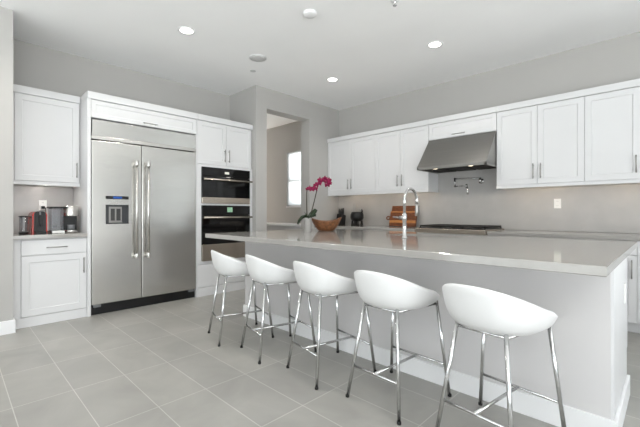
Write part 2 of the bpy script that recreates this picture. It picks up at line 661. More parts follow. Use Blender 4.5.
# ---------------- low cabinet under the window in the next room
t = thing('base_cabinet', 'white low cabinet under the window, seen through the doorway behind the orchid', 'cabinet', (-5.75, 4.77, 0))
FPN = face_n(4.48)
MB().box((-6.9, 4.48, .10), (-4.70, YN - .002, .872), 0).box((-6.9, 4.55, 0), (-4.70, YN - .002, .10), 0).build('body', 'white', t)
for k in range(4):
    a, b = -6.9 + k * .55 + .002, -6.9 + (k + 1) * .55 - .002
    d = shaker(FPN, a, b, .108, .866, fr=.06).build('door', 'white', t)
    hu = b - .036 if k % 2 == 0 else a + .036
    pull(FPN, hu, .64, hu, .80, .02).build('handle', 'nickel', d)
tag(MB().box((-6.9, 4.44, .874), (-4.70, YN - .002, .914), .003).build('countertop', 'trim'),
    'white countertop below the window in the room beyond the doorway', 'countertop')

# ---------------- refrigerator surround and oven tower
t = thing('refrigerator_surround', 'tall white cabinet panels and lift-up door built around the steel refrigerator',
          'cabinet', (-4.9, 1.7, 0))
MB().box((XW + .002, FP0, 0), (-4.556, FP1, 2.40), .002).build('side_panel', 'white', t)
MB().box((XW + .002, 2.305, 0), (-4.556, 2.320, 2.40), .001).build('side_panel', 'white', t)
MB().box((XW + .002, FP1, 2.185), (XF, 2.305, 2.40), 0).build('body', 'white', t)
dd = shaker(FW, FP1 + .003, 2.302, 2.186, 2.378, fr=.045).build('flap_door', 'white', t)
pull(FW, 1.62, 2.214, 1.79, 2.214, .02).build('handle', 'nickel', dd)
MB().box((XW + .002, FP0, 2.385), (-4.545, 2.320, 2.463), .004).build('crown', 'white', t)

t = thing('oven_cabinet', 'tall white cabinet housing the two stacked black ovens', 'cabinet', (-4.9, 2.76, 0))
O0, O1 = 2.322, 3.204
mb = MB()
mb.box((XW + .002, O0, 0), (XF, O1, .46), 0)
mb.box((XW + .002, O0, 1.79), (XF, O1, 2.40), 0)
mb.box((XW + .002, O0, .46), (-5.15, O1, 1.79), 0)
mb.box((-5.15, O0, .46), (-4.56, 2.376, 1.79), .001)
mb.box((-5.15, 3.152, .46), (-4.56, O1, 1.79), .001)
mb.box((-5.15, 2.376, 1.238), (-4.56, 3.152, 1.260), .001)
mb.box((-5.15, 2.376, .44), (-4.56, 3.152, .474), .001)
mb.box((-5.15, 2.376, 1.762), (-4.56, 3.152, 1.795), .001)
mb.build('body', 'white', t)
MB().box((XF - .02, O0, 0), (-4.552, O1, .115), .003).build('plinth', 'white', t)
um = (O0 + O1) / 2 - .002
d1 = shaker(FW, O0 + .003, um - .0015, 1.80, 2.378, fr=.058).build('door', 'white', t)
pull(FW, um - .034, 1.848, um - .034, 2.026, .02).build('handle', 'nickel', d1)
d2 = shaker(FW, um + .0015, O1 - .022, 1.80, 2.378, fr=.058).build('door', 'white', t)
pull(FW, um + .034, 1.848, um + .034, 2.026, .02).build('handle', 'nickel', d2)
slab_front(FW, O0 + .003, O1 - .022, .13, .432).build('drawer', 'white', t)
MB().box((XW + .002, O0, 2.385), (-4.545, O1, 2.463), .004).build('crown', 'white', t)

# ---------------- refrigerator
R0, R1, RS = 1.085, 2.301, 1.609
t = thing('refrigerator', 'wide stainless steel built-in refrigerator with two doors and ice dispenser', 'refrigerator',
          (-4.85, 1.69, 0))
mb = MB()
mb.box((-5.18, R0, .10), (-4.64, R1, 2.178), 0)
mb.build('cabinet_body', 'black', t)
mb = MB()
mb.prism([(-4.655, 1.992), (-4.580, 1.992), (-4.566, 2.168), (-4.655, 2.168)], lambda a, b, d: (a, d, b), R0 + .012, R1 - .002, .002)
mb.build('grille_panel', 'steel', t)
MB().box((-4.655, R0 + .002, 1.948), (-4.556, R1, 1.988), .004).build('trim_strip', 'steel', t)
DX0, DX1 = -4.635, -4.560
FDR = face_w(DX1)
ld = MB().box((DX0, R0 + .003, .118), (DX1, RS - .003, 1.938), .006).build('freezer_door', 'steel', t)
rd = MB().box((DX0, RS + .003, .118), (DX1, R1 - .002, 1.938), .006).build('refrigerator_door', 'steel', t)


def pro_handle(u, parent):
    mb = MB()
    mb.tube([FDR(u, .058, .60), FDR(u, .058, 1.745)], .0140, 16)
    for z in (.625, 1.72):
        mb.tube([FDR(u, 0, z), FDR(u, .058, z)], .014, 12)
        mb.lathe(FDR(u, .058, z), [(.0195, -.03), (.0205, -.027), (.0205, .027), (.0195, .03)], 20)
    return mb.build('handle', 'steel', parent)


pro_handle(RS - .072, ld)
pro_handle(RS + .060, rd)
# dispenser in the left door
mb = MB()
D0, D1, DZ0, DZ1 = 1.225, 1.462, 1.008, 1.226
mb.slot = 0
for a in ((D0, D1, DZ1 - .018, DZ1), (D0, D1, DZ0, DZ0 + .014), (D0, D0 + .016, DZ0, DZ1), (D1 - .016, D1, DZ0, DZ1)):
    fbox(mb, FDR, a[0], a[1], 0, .008, a[2], a[3], .002)
fbox(mb, FDR, D0 + .01, D1 - .01, .0005, .002, DZ0 + .01, DZ1 - .01, 0)
mb.slot = 1
fbox(mb, FDR, D0 + .03, D0 + .165, .002, .004, DZ0 + .02, DZ1 - .022, .0005)
fbox(mb, FDR, D0 + .03, D0 + .165, .002, .018, DZ0 + .014, DZ0 + .026, .001)
mb.slot = 2
fbox(mb, FDR, D0 + .050, D0 + .090, .004, .012, DZ0 + .038, DZ1 - .045, .003)
fbox(mb, FDR, D0 + .108, D0 + .150, .004, .012, DZ0 + .038, DZ1 - .045, .003)
mb.build('dispenser', ['dark_recess', 'nickel', 'slot'], ld)
mb = MB()
fbox(mb, FDR, D0, D1, .0005, .005, 1.290, 1.326, .002)
mb.slot = 1
fbox(mb, FDR, D0 + .075, D0 + .165, .005, .0058, 1.297, 1.320, 0)
mb.build('control_display', ['black', 'blue_display'], ld)
mb = MB()
mb.box((-4.66, R0, .0), (-4.60, R1, .108), .002)
mb.build('toe_grille', 'black', t)
for y in (R0 + .06, R1 - .06):
    MB().box((-4.605, y - .035, .086), (-4.566, y + .035, .112), .003).build('hinge', 'grey_plastic', t)

# ---------------- ovens
FO = face_w(-4.575)
OU0, OU1 = 2.378, 3.150


def oven(label, z0, z1, zc, zs, zh, disp, dz):
    t = thing('wall_oven', label, 'oven', (-4.8, 2.764, z0), 'stacked wall ovens')
    MB().box((-5.14, OU0 + .01, z0 + .004), (-4.58, OU1 - .01, z1 - .004), 0).build('body', 'black', t)
    cp = fbox(MB(), FO, OU0, OU1, 0, .030, zc + .004, z1, .003).build('control_panel', 'black_glass', t)
    uc = (OU0 + OU1) / 2
    fbox(MB(), FO, uc - .04 + (.0 if disp == 'white_display' else .04), uc + .03 + (.0 if disp == 'white_display' else .055),
         .0305, .0318, dz[0], dz[1], 0).build('display', disp, cp)
    d = MB()
    fbox(d, FO, OU0, OU1, 0, .030, zs, zc, .003)
    d.slot = 1
    fbox(d, FO, OU0 + .004, OU1 - .004, .0, .034, z0, zs, .003)
    d = d.build('door', ['black_glass', 'steel_warm'], t)
    h = MB()
    h.tube([FO(OU0 + .012, .078, zh), FO(OU1 + .006, .078, zh)], .013, 14)
    for u in (OU0 + .05, OU1 - .05):
        h.tube([FO(u, .03, zh), FO(u, .078, zh)], .010, 10)
    h.build('handle', 'steel_warm', d)
    return t


oven('upper of the two stacked black glass ovens, with small pale display', 1.262, 1.760, 1.637, 1.346, 1.592, 'white_display', (1.680, 1.712))
oven('lower of the two stacked black glass ovens, green display, partly behind the island', .476, 1.236, 1.100, .700, 1.070,
     'green_display', (1.142, 1.212))

# ================================================================= NORTH WALL
YC = 4.80                         # wall cabinet carcass front
FN = face_n(YC)
UZ0, UZ1 = 1.475, 2.388


def wall_cab(label, u0, u1, ends=(), zlow=1.458, group='wall cabinets along the range wall'):
    t = thing('wall_cabinet', label, 'cabinet', ((u0 + u1) / 2, 4.95, zlow), group)
    MB().box((u0, YC, zlow), (u1, YN - .002, 2.40), 0).build('body', 'white', t)
    MB().box((u0, YC - .022, 1.434), (u1, YC + .02, 1.470), .002).build('light_rail', 'white', t)
    for a in ends:
        MB().box((a - .009, YC - .002, 1.434), (a + .009, YN - .003, 2.39), .001).build('end_panel', 'white', t)
    um = (u0 + u1) / 2
    for a, b, hu in ((u0 + .0015, um - .0015, um - .038), (um + .0015, u1 - .0015, um + .038)):
        d = shaker(FN, a, b, UZ0, UZ1, fr=.06).build('door', 'white', t)
        pull(FN, hu, 1.535, hu, 1.71, .02).build('handle', 'nickel', d)
    MB().box((u0, YC - .034, 2.392), (u1, YN - .002, 2.464), .004).build('crown', 'white', t)
    # warm light strip under the cabinet
    s = MB()
    s.box((u0 + .10, 4.84, zlow - .010), (u1 - .10, 4.862, zlow - .0005), .001)
    s.build('light_strip', 'warm_led', t)
    L = area('undercabinet_light', ((u0 + u1) / 2, 4.851, zlow - .012), ((u0 + u1) / 2, 4.99, 1.25), (u1 - u0) - .2, .018, .7,
             (1.0, .80, .58))
    return t


wall_cab('white two-door wall cabinet in the corner beside the doorway wall', -4.466, -3.425)
wall_cab('white two-door wall cabinet directly left of the steel range hood', -3.425, -2.500, (-2.510,))
wall_cab('white two-door wall cabinet directly right of the steel range hood', -1.578, -.680, (-1.568,))
wall_cab('white two-door wall cabinet running past the right edge of the photo', -.680, .236)

t = thing('hood_cabinet', 'shallow white lift-up cabinet above the steel range hood', 'cabinet', (-2.04, 4.95, 2.165))
MB().box((-2.498, YC, 2.165), (-1.580, YN - .002, 2.40), 0).build('body', 'white', t)
d = shaker(FN, -2.4965, -1.5815, 2.168, 2.388, fr=.05).build('flap_door', 'white', t)
pull(FN, -2.145, 2.198, -1.965, 2.198, .02).build('handle', 'nickel', d)
MB().box((-2.498, YC - .034, 2.392), (-1.580, YN - .002, 2.464), .004).build('crown', 'white', t)

# hood
t = thing('range_hood', 'sloped stainless steel range hood under the white cabinets', 'range hood', (-2.04, 4.85, 1.71))
HX0, HX1 = -2.494, -1.584
HB, HT, HF = 1.712, 2.160, 4.445
poly = [(YN - .02, HB + .03), (YN - .02, HT), (4.785, HT), (HF, HB + .035), (HF, HB), (HF + .03, HB), (HF + .03, HB + .03)]
mb = MB()
mb.prism(poly, lambda a, b, d: (d, a, b), HX0, HX1, .002)
mb.box((HX0, HF, HB), (HX0 + .025, YN - .022, HB + .04), .001)
mb.box((HX1 - .025, HF, HB), (HX1, YN - .022, HB + .04), .001)
mb.build('canopy', 'steel_dark', t)
for k in range(3):
    a = HX0 + .04 + k * .278
    mb = MB()
    for j in range(9):
        x = a + .012 + j * .028
        mb.box((x, HF + .13, HB + .006), (x + .018, YN - .06, HB + .022), .002)
    mb.box((a, HF + .12, HB + .02), (a + .27, YN - .05, HB + .0295), 0)
    mb.build('baffle_filter', 'iron', t)
MB().box((HX0 + .05, HF + .045, HB + .012), (HX1 - .05, HF + .11, HB + .0295), .002).build('control_strip', 'black', t)
for x in (-2.27, -1.80):
    l = MB().lathe((x, HF + .075, HB + .006), [(.032, 0), (.034, .002), (.034, .006)], 20).build('lamp', 'hood_lamp', t)
    d = bpy.data.lights.new('hood_light', 'SPOT')
    d.energy, d.spot_size, d.color, d.shadow_soft_size = 3, 2.2, (1, .9, .75), .03
    o = bpy.data.objects.new('hood_light', d)
    COL.objects.link(o)
    o.location = (x, HF + .075, HB - .005)

# backsplash
tag(MB().box((XT + .002, YN - .018, .916), (.70, YN - .002, 1.432), .001).box((-2.496, YN - .018, 1.43), (-1.582, YN - .002, 1.742), .001)
    .build('backsplash', 'splash'), 'long grey quartz backsplash behind the range and pot filler', 'backsplash')

# base cabinets and counters of the range wall
YB = 4.47
FB = face_n(YB)


def base_cab(label, u0, u1, doors=2, depth_front=YB):
    t = thing('base_cabinet', label, 'cabinet', ((u0 + u1) / 2, 4.75, 0), 'base cabinets along the range wall')
    mb = MB()
    mb.box((u0, YB, .10), (u1, YN - .02, .872), 0)
    mb.box((u0, YB + .07, 0), (u1, YN - .02, .10), 0)
    mb.build('body', 'white', t)
    w = (u1 - u0) / doors
    for k in range(doors):
        a, b = u0 + k * w + .0015, u0 + (k + 1) * w - .0015
        d = slab_front(FB, a, b, .742, .870).build('drawer', 'white', t)
        um = (a + b) / 2
        pull(FB, um - .08, .80, um + .08, .80, .02).build('handle', 'nickel', d)
        d = shaker(FB, a, b, .108, .736, fr=.06).build('door', 'white', t)
        hu = b - .036 if k % 2 == 0 else a + .036
        pull(FB, hu, .52, hu, .695, .02).build('handle', 'nickel', d)
    return t


base_cab('white base cabinet in the corner left of the cooktop', -4.468, -3.48)
base_cab('white base cabinet immediately left of the cooktop', -3.48, -2.50)
base_cab('white base cabinet immediately right of the cooktop', -1.572, -.69)
base_cab('white base cabinet at the right edge of the photo beyond the island', -.69, -.235, 1)
base_cab('white base cabinet partly cut off by the right edge of the photo', -.235, .69)
tag(MB().box((XT + .002, 4.441, .874), (-2.50, YN - .02, .914), .003).build('countertop', 'quartz'),
    'grey quartz countertop left of the cooktop, under the cutting boards', 'countertop')
tag(MB().box((-1.572, 4.441, .874), (.70, YN - .02, .914), .003).build('countertop', 'quartz'),
    'grey quartz countertop right of the cooktop along the range wall', 'countertop')

# range top
t = thing('cooktop', 'stainless steel gas cooktop with black grates below the range hood', 'cooktop', (-2.036, 4.75, 0))
mb = MB()
mb.box((-2.496, YB, .10), (-1.576, YN - .02, .70), 0)
mb.box((-2.496, YB + .07, 0), (-1.576, YN - .02, .10), 0)
mb.build('base', 'white', t)
for a, b in ((-2.494, -2.038), (-2.034, -1.578)):
    d = shaker(FB, a, b, .108, .69, fr=.06).build('door', 'white', t)
    hu = b - .036 if a < -2.2 else a + .036
    pull(FB, hu, .50, hu, .66, .02).build('handle', 'nickel', d)
mb = MB()
mb.box((-2.496, 4.398, .705), (-1.576, YN - .02, .930), .006)
mb.build('front_panel', 'steel_warm', t)
MB().box((-2.47, 4.46, .930), (-1.60, YN - .04, .938), .002).build('burner_tray', 'black', t)
for k in range(3):
    a = -2.463 + k * .290
    mb = MB()
    for u in (a, a + .27):
        mb.box((u - .0, 4.47, .946), (u + .012, 5.03, .968), .002)
    for y in (4.47, 4.745, 5.018):
        mb.box((a, y, .946), (a + .282, y + .012, .968), .002)
    for j in range(1, 5):
        mb.box((a + j * .054, 4.49, .950), (a + j * .054 + .009, 5.01, .967), .002)
    for u in (a, a + .27):
        for y in (4.47, 5.018):
            mb.box((u, y, .937), (u + .012, y + .012, .95), 0)
    mb.build('grate', 'iron', t)
    for y in (4.61, 4.88):
        MB().lathe((a + .141, y, .937), [(.05, 0), (.05, .004), (.034, .006), (.034, .012), (.03, .0125)], 24).build('burner', 'iron', t)
for k in range(6):
    u = -2.42 + k * .153
    mb = MB()
    mb.lathe((u, 4.398, .80), [(.026, 0), (.026, .004), (.021, .006), (.019, .036), (.017, .038)], 24,
             rot=Matrix.Rotation(PI / 2, 3, 'X'))
    mb.build('knob', 'steel_warm', t)

# pot filler
t = thing('pot_filler', 'chrome folding pot filler tap on the backsplash above the cooktop', 'tap', (-1.87, YN - .018, 1.56))
W = Vector((-1.868, YN - .018, 1.565))
ry = Matrix.Rotation(PI / 2, 3, 'X')
mb = MB().lathe(W, [(.034, 0), (.034, .008), (.026, .012), (.014, .014), (.014, .055)], 24, rot=ry)
mb.tube([W + Vector((0, -.055, -.03)), W + Vector((0, -.055, .045))], .016, 14)
mb.tube([W + Vector((0, -.055, -.005)), W + Vector((.045, -.085, -.03))], .007, 10)
mb.build('valve', 'chrome', t)
A = W + Vector((0, -.055, .035))
Bp = Vector((-2.178, 4.93, 1.605))
A2, B2 = Vector((A.x, A.y, 1.605)), Bp
mb = MB().tube([A, A2, A2 + (B2 - A2) * .03, B2], .0085, 12)
mb.tube([B2 + Vector((0, 0, .015)), B2 + Vector((0, 0, -.115))], .0125, 14)
mb.build('upper_arm', 'chrome', t)
C = Vector((-1.985, 4.86, 1.497))
B3 = Vector((B2.x, B2.y, 1.502))
mb = MB().tube([B3, C], .0085, 12)
mb.tube([C + Vector((0, 0, .022)), C + Vector((0, 0, -.03))], .014, 14)
mb.tube([C + Vector((0, 0, -.005)), C + Vector((.02, -.02, -.035)), C + Vector((.022, -.022, -.075)), C + Vector((.022, -.022, -.118))],
        [.010, .011, .011, .014], 12)
mb.build('spout_arm', 'chrome', t)


def outlet(label, c, F, u, w, z, pw=.072, ph=.115, kind='outlet'):
    o = MB()
    fbox(o, F, u - pw / 2, u + pw / 2, w, w + .006, z - ph / 2, z + ph / 2, .002)
    o.slot = 1
    if kind == 'outlet':
        for dz in (-.026, .026):
            fbox(o, F, u - .016, u + .016, w + .006, w + .0075, z + dz - .014, z + dz + .014, .001)
    else:
        fbox(o, F, u - .017, u + .017, w + .006, w + .009, z - .034, z + .034, .001)
    o.slot = 2
    if kind == 'outlet':
        for dz in (-.026, .026):
            for du in (-.006, .006):
                fbox(o, F, u + du - .0012, u + du + .0012, w + .0072, w + .0079, z + dz - .003, z + dz + .006, 0)
    b = F(u, w, z)
    return tag(o.build('wall_outlet' if kind == 'outlet' else 'light_switch', ['switch', 'switch', 'slot'], base=b), label, c)


outlet('white wall outlet on the grey backsplash right of the cooktop', 'outlet', face_n(YN - .018), -.985, 0, 1.245)
outlet('white wall outlet behind the red coffee machine in the alcove', 'outlet', face_w(XW + .016), .747, 0, 1.222)

# ================================================================= ISLAND
IX0, IX1, IY0, IY1 = -3.567, -.195, 1.904, 3.715
t = thing('kitchen_island', 'long white kitchen island base with pale panels and tall baseboard', 'kitchen island', (-1.85, 2.9, 0))
BY0, BX0, BX1 = 2.272, -3.37, -.206
mb = MB()
mb.box((BX0, BY0, 0), (BX1 - .012, 2.97, .868), .002)
mb.build('front_panel', 'island', t)
MB().box((BX1 - .012, BY0 + .002, 0), (BX1, 2.97, .868), .001).build('end_panel', 'white', t)
mb = MB()
mb.box((BX0 + .03, 2.97, .10), (BX1 - .045, 3.67, .70), 0)
mb.box((BX0 + .03, 2.97, .70), (-2.15, 3.67, .868), 0)
mb.box((-1.25, 2.97, .70), (BX1 - .045, 3.67, .868), 0)
mb.box((BX0 + .03, 2.97, 0), (BX1 - .05, 3.63, .10), 0)
mb.box((-2.15, 3.63, .70), (-1.25, 3.67, .868), 0)
mb.build('cabinet_body', 'white', t)
FI = lambda u, w, z: (u, 3.67 + w, z)
n = 6
for k in range(n):
    a = BX0 + .032 + (BX1 - .045 - BX0 - .03) * k / n
    b = BX0 + .032 + (BX1 - .045 - BX0 - .03) * (k + 1) / n - .003
    d = shaker(FI, a, b, .108, .855, fr=.06).build('door', 'white', t)
    hu = b - .036 if k % 2 == 0 else a + .036
    pull(FI, hu, .64, hu, .81, .02).build('handle', 'nickel', d)
BT = .016
mb = MB()
mb.box((BX0 - BT, BY0 - BT, 0), (BX1 + BT, BY0, .122), .003)
mb.box((BX1, BY0, 0), (BX1 + BT, 2.972, .122), .003)
mb.box((BX0 - BT, BY0, 0), (BX0, 2.972, .122), .003)
mb.build('baseboard', 'trim', t)
mb = MB()
FE = lambda u, w, z: (BX1 + w, u, z)
for dz in (-.001,):
    fbox(mb, FE, 2.78, 2.85, 0, .005, .60, .715, .002)
    fbox(mb, FE, 2.797, 2.833, .005, .007, .622, .693, .001)
tag(mb.build('wall_outlet', 'switch', base=(BX1, 2.815, .655)), 'white outlet plate on the end panel of the island', 'outlet')

# worktop with sink hole
SX0, SX1, SY0, SY1 = -2.04, -1.34, 3.06, 3.40


def slab_hole(x0, x1, y0, y1, z0, z1, hx0, hx1, hy0, hy1):
    bm = bmesh.new()

    def ring(a, b, c, d, z):
        return [bm.verts.new(p) for p in ((a, c, z), (b, c, z), (b, d, z), (a, d, z))]
    e = .003
    R = [ring(hx0, hx1, hy0, hy1, z1), ring(x0 + e, x1 - e, y0 + e, y1 - e, z1), ring(x0, x1, y0, y1, z1 - e),
         ring(x0, x1, y0, y1, z0 + e), ring(x0 + e, x1 - e, y0 + e, y1 - e, z0), ring(hx0, hx1, hy0, hy1, z0)]
    R.append(R[0])
    for a, b in zip(R, R[1:]):
        for k in range(4):
            bm.faces.new((a[k], a[(k + 1) % 4], b[(k + 1) % 4], b[k]))
    bmesh.ops.recalc_face_normals(bm, faces=bm.faces[:])
    return MB()._merge(bm)


tag(slab_hole(IX0, IX1, IY0, IY1, .870, .914, SX0, SX1, SY0, SY1).build('island_worktop', 'quartz'),
    'long grey quartz worktop on the white island', 'worktop')
mb = MB()
g = .004
mb.box((SX0 - .02, SY0 - .02, .862), (SX0 + g, SY1 + .02, .870), 0)
mb.box((SX1 - g, SY0 - .02, .862), (SX1 + .02, SY1 + .02, .870), 0)
mb.box((SX0, SY0 - .02, .862), (SX1, SY0 + g, .870), 0)
mb.box((SX0, SY1 - g, .862), (SX1, SY1 + .02, .870), 0)
mb.box((SX0 + .0, SY0, .712), (SX0 + .006, SY1, .866), 0)
mb.box((SX1 - .006, SY0, .712), (SX1, SY1, .866), 0)
mb.box((SX0, SY0, .712), (SX1, SY0 + .006, .866), 0)
mb.box((SX0, SY1 - .006, .712), (SX1, SY1, .866), 0)
mb.box((SX0, SY0, .706), (SX1, SY1, .714), 0)
t = mb.build('sink', 'steel_dark', base=(-1.69, 3.23, .706))
tag(t, 'steel undermount sink set into the island worktop', 'sink')
MB().lathe((-1.69, 3.23, .714), [(.045, 0), (.043, .003), (.02, .002), (.018, .001)], 24).build('drain', 'chrome', t)

# faucet
fx, fy = -1.690, 2.797
t = thing('faucet', 'tall curved chrome faucet standing on the island worktop', 'faucet', (fx, fy, .914))
mb = MB()
mb.lathe((fx, fy, .914), [(.027, 0), (.027, .006), (.023, .010), (.0175, .014), (.0175, .15), (.021, .155), (.021, .205), (.016, .212),
                          (.013, .22)], 28)
mb.build('body', 'chrome', t)
arch = [(fx, fy, 1.13), (fx, fy, 1.245)]
ra = .106
for k in range(1, 17):
    a = PI - PI * k / 16
    arch.append((fx, fy + ra + ra * math.cos(a), 1.245 + ra * math.sin(a)))
arch.append((fx, fy + 2 * ra, 1.215))
MB().tube(arch, .0122, 18).build('neck', 'chrome', t)
MB().lathe((fx, fy + 2 * ra, 1.105), [(.012, 0), (.0155, .004), (.0160, .05), (.0145, .09), (.0128, .112)], 20).build('spray_head', 'nickel', t)
mb = MB()
mb.tube([(fx - .015, fy, 1.092), (fx - .052, fy, 1.092)], .0150, 16)
mb.tube([(fx - .05, fy, 1.092), (fx - .115, fy - .005, 1.098)], [.009, .0065], 12)
mb.build('lever', 'nickel', t)


# ================================================================= STOOLS
def stool_shell():
    n = 56

    def ring(s, zf, dy=0.0):
        pts = []
        for k in range(n):
            a = 2 * PI * k / n
            ca, sa = math.cos(a), math.sin(a)
            q = 2.35
            x = .250 * math.copysign(abs(sa) ** (2 / q), sa)
            y = math.copysign(abs(ca) ** (2 / q), ca)
            y = y * (.212 if y > 0 else .264)
            t = (1 - ca) / 2
            z = zf(t)
            pts.append((x * s, y * s + dy, z))
        return pts

    def rim(t):
        return .600 + .198 * (t ** 1.12)
    ZB = .578
    rows = [ring(.30, lambda t: ZB), ring(.66, lambda t: ZB + .001), ring(.77, lambda t: ZB + .008)]
    for v, s in ((.16, .862), (.32, .915), (.5, .95), (.68, .975), (.84, .992), (.94, 1.0)):
        rows.append(ring(s, lambda t, v=v: ZB + .008 + (rim(t) - ZB - .008) * v))
    rows.append(ring(.992, lambda t: rim(t) - .002))
    rows.append(ring(.968, lambda t: rim(t) + .003))
    rows.append(ring(.94, lambda t: rim(t) - .001))
    rows.append(ring(.915, lambda t: rim(t) - .012 * t - .004))
    rows.append(ring(.86, lambda t: .600 + (rim(t) - .600) * .55))
    rows.append(ring(.80, lambda t: .600 + (rim(t) - .600) * .2))
    rows.append(ring(.72, lambda t: .598 + (rim(t) - .600) * .04))
    return MB().grid(rows, True, True, True)


def stool_cushion():
    n = 40
    rows = []
    for s, z in ((.60, .590), (.76, .594), (.79, .606), (.77, .616), (.70, .622), (.5, .627), (.2, .628)):
        pts = []
        for k in range(n):
            a = 2 * PI * k / n
            ca, sa = math.cos(a), math.sin(a)
            x = .236 * math.copysign(abs(sa) ** .86, sa) * s
            y = math.copysign(abs(ca) ** .86, ca)
            y *= (.212 if y > 0 else .228) * s
            pts.append((x, y, z))
        rows.append(pts)
    return MB().grid(rows, True, True, True)


def make_stool(label):
    t = thing('bar_stool', label, 'stool', (0, 0, 0), 'white bar stools along the island')
    sh = stool_shell().build('seat_shell', 'seat', t)
    stool_cushion().build('cushion', 'seat', t)
    def at(sx, sy, z):
        k = (.588 - z) / .588
        f = (sy + 1) / 2                              # 0 at the rear legs, 1 at the front legs
        top = (.121 + .044 * f, -.167 + .344 * f)
        foot = (.193 + .029 * f, -.247 + .478 * f)
        return (sx * (top[0] + (foot[0] - top[0]) * k), top[1] + (foot[1] - top[1]) * k, z)
    for sx in (-1, 1):
        for sy in (-1, 1):
            lg = MB().tube([at(sx, sy, .592), at(sx, sy, .012)], .0105, 14).build('leg', 'chrome', t)
            q = at(sx, sy, .0)
            MB().lathe(q, [(.011, 0), (.012, .002), (.012, .014), (.010, .016)], 14).build('foot_cap', 'rubber', lg)
    mb = MB()
    zr = .197
    for sy in (-1, 1):
        mb.tube([at(-1, sy, zr), at(1, sy, zr)], .0075, 10)
    a, b = at(0, -1, zr), at(0, 1, zr)
    mb.tube([a, b], .0085, 10)
    mb.build('footrest', 'chrome', t)
    mb = MB()
    for sx in (-1, 1):
        mb.tube([at(sx, -1, .574), at(sx, 1, .574)], .0075, 10)
    for sy in (-1, 1):
        mb.tube([at(-1, sy, .574), at(1, sy, .574)], .0075, 10)
    mb.build('seat_frame', 'chrome', t)
    return t


def dup(root):
    r = root.copy()
    COL.objects.link(r)
    for ch in list(root.children):
        c = ch.copy()
        COL.objects.link(c)
        c.parent = r
        for g2 in list(ch.children):
            d = g2.copy()
            COL.objects.link(d)
            d.parent = c
    return r


spots = [(-2.879, 1.893, -16.3, 'white bar stool farthest left, nearest the ovens'),
         (-2.354, 1.913, -13.5, 'second white bar stool from the left, next to the one nearest the ovens'),
         (-1.779, 1.932, -12, 'middle one of the five white bar stools along the island'),
         (-1.227, 1.948, -4.2, 'white bar stool between the middle stool and the rightmost one'),
         (-.630, 1.930, -8.8, 'white bar stool farthest right, largest and nearest the camera')]
proto = None
for x, y, rz, lab in spots:
    if proto is None:
        o = proto = make_stool(lab)
    else:
        o = dup(proto)
        o['label'] = lab
    o.location = (x, y, 0)
    o.rotation_euler = (0, 0, math.radians(rz))

# ================================================================= CEILING FIXTURES
LIGHT_W = 40


def recessed(x, y, lab):
    t = thing('recessed_light', lab, 'ceiling light', (x, y, CEIL), 'recessed ceiling lights')
    MB().lathe((x, y, CEIL), [(.090, 0), (.090, -.003), (.080, -.007), (.066, -.004), (.064, -.001)], 36, cap=False).build('trim_ring', 'trim', t)
    MB().lathe((x, y, CEIL), [(.065, -.0005), (.065, -.003), (.05, -.0042), (.01, -.0045)], 32).build('diffuser', 'lamp_glow', t)
    d = bpy.data.lights.new('downlight', 'SPOT')
    d.energy, d.spot_size, d.spot_blend, d.color, d.shadow_soft_size = LIGHT_W, 2.6, .9, (1, .96, .90), .07
    o = bpy.data.objects.new('downlight', d)
    COL.objects.link(o)
    o.location = (x, y, CEIL - .012)


for x, y, lab in ((-3.656, 1.738, 'round recessed ceiling light nearest the refrigerator'),
                  (-1.936, 3.858, 'round recessed ceiling light farthest right, above the range side of the island'),
                  (-3.501, 3.845, 'round recessed ceiling light near the corner, smallest in view')):
    recessed(x, y, lab)
for x, y in ((-1.9, 1.7), (-3.66, -.6), (-3.66, .6)):  # extra unseen spots without fixtures, added to brighten the room
    d = bpy.data.lights.new('downlight', 'SPOT')
    d.energy, d.spot_size, d.spot_blend, d.color, d.shadow_soft_size = LIGHT_W, 2.6, .9, (1, .96, .90), .07
    o = bpy.data.objects.new('downlight', d)
    COL.objects.link(o)
    o.location = (x, y, CEIL - .012)
t = MB().lathe((-3.673, 2.665, CEIL), [(.112, 0), (.112, -.004), (.106, -.006), (.102, -.004)], 40).build('ceiling_speaker', 'trim', base=(-3.673, 2.665, CEIL))
tag(t, 'round flush speaker with grey grille in the ceiling', 'speaker')
MB().lathe((-3.673, 2.665, CEIL), [(.103, -.003), (.103, -.0052), (.05, -.0056), (.005, -.0058)], 40).build('grille', 'speaker', t)
t = MB().lathe((-4.059, 2.863, CEIL), [(.038, 0), (.038, -.003), (.035, -.005), (.004, -.0055)], 28).build('sprinkler_cover', 'speaker', base=(-4.059, 2.863, CEIL))
tag(t, 'tiny round sprinkler cover plate beside the ceiling speaker', 'sprinkler cover')
t = MB().lathe((-2.481, 2.406, CEIL), [(.064, 0), (.066, -.006), (.064, -.022), (.056, -.030), (.02, -.034)], 36).build('smoke_detector', 'trim', base=(-2.481, 2.406, CEIL))
tag(t, 'small round white smoke detector on the ceiling', 'smoke detector')
t = thing('fire_sprinkler', 'fire sprinkler head at the top edge of the photo', 'sprinkler', (-1.79, 2.80, CEIL))
MB().lathe((-1.79, 2.80, CEIL), [(.040, 0), (.040, -.003), (.030, -.007), (.016, -.008)], 28).build('escutcheon', 'trim', t)
mb = MB().lathe((-1.79, 2.80, CEIL), [(.012, -.006), (.012, -.022), (.007, -.026), (.007, -.045), (.018, -.047), (.018, -.050)], 20)
mb.build('head', 'chrome', t)

# ================================================================= ISLAND TOP DRESSING
VX, VY = -3.075, 2.945
R_ = Vector((.7157, .6984, 0))     # along the picture plane
D_ = Vector((-.6984, .7157, 0))    # away from the viewer
V0 = Vector((VX, VY, .914))


def P(r, z, d=0.0):
    return V0 + R_ * r + D_ * d + Vector((0, 0, z))


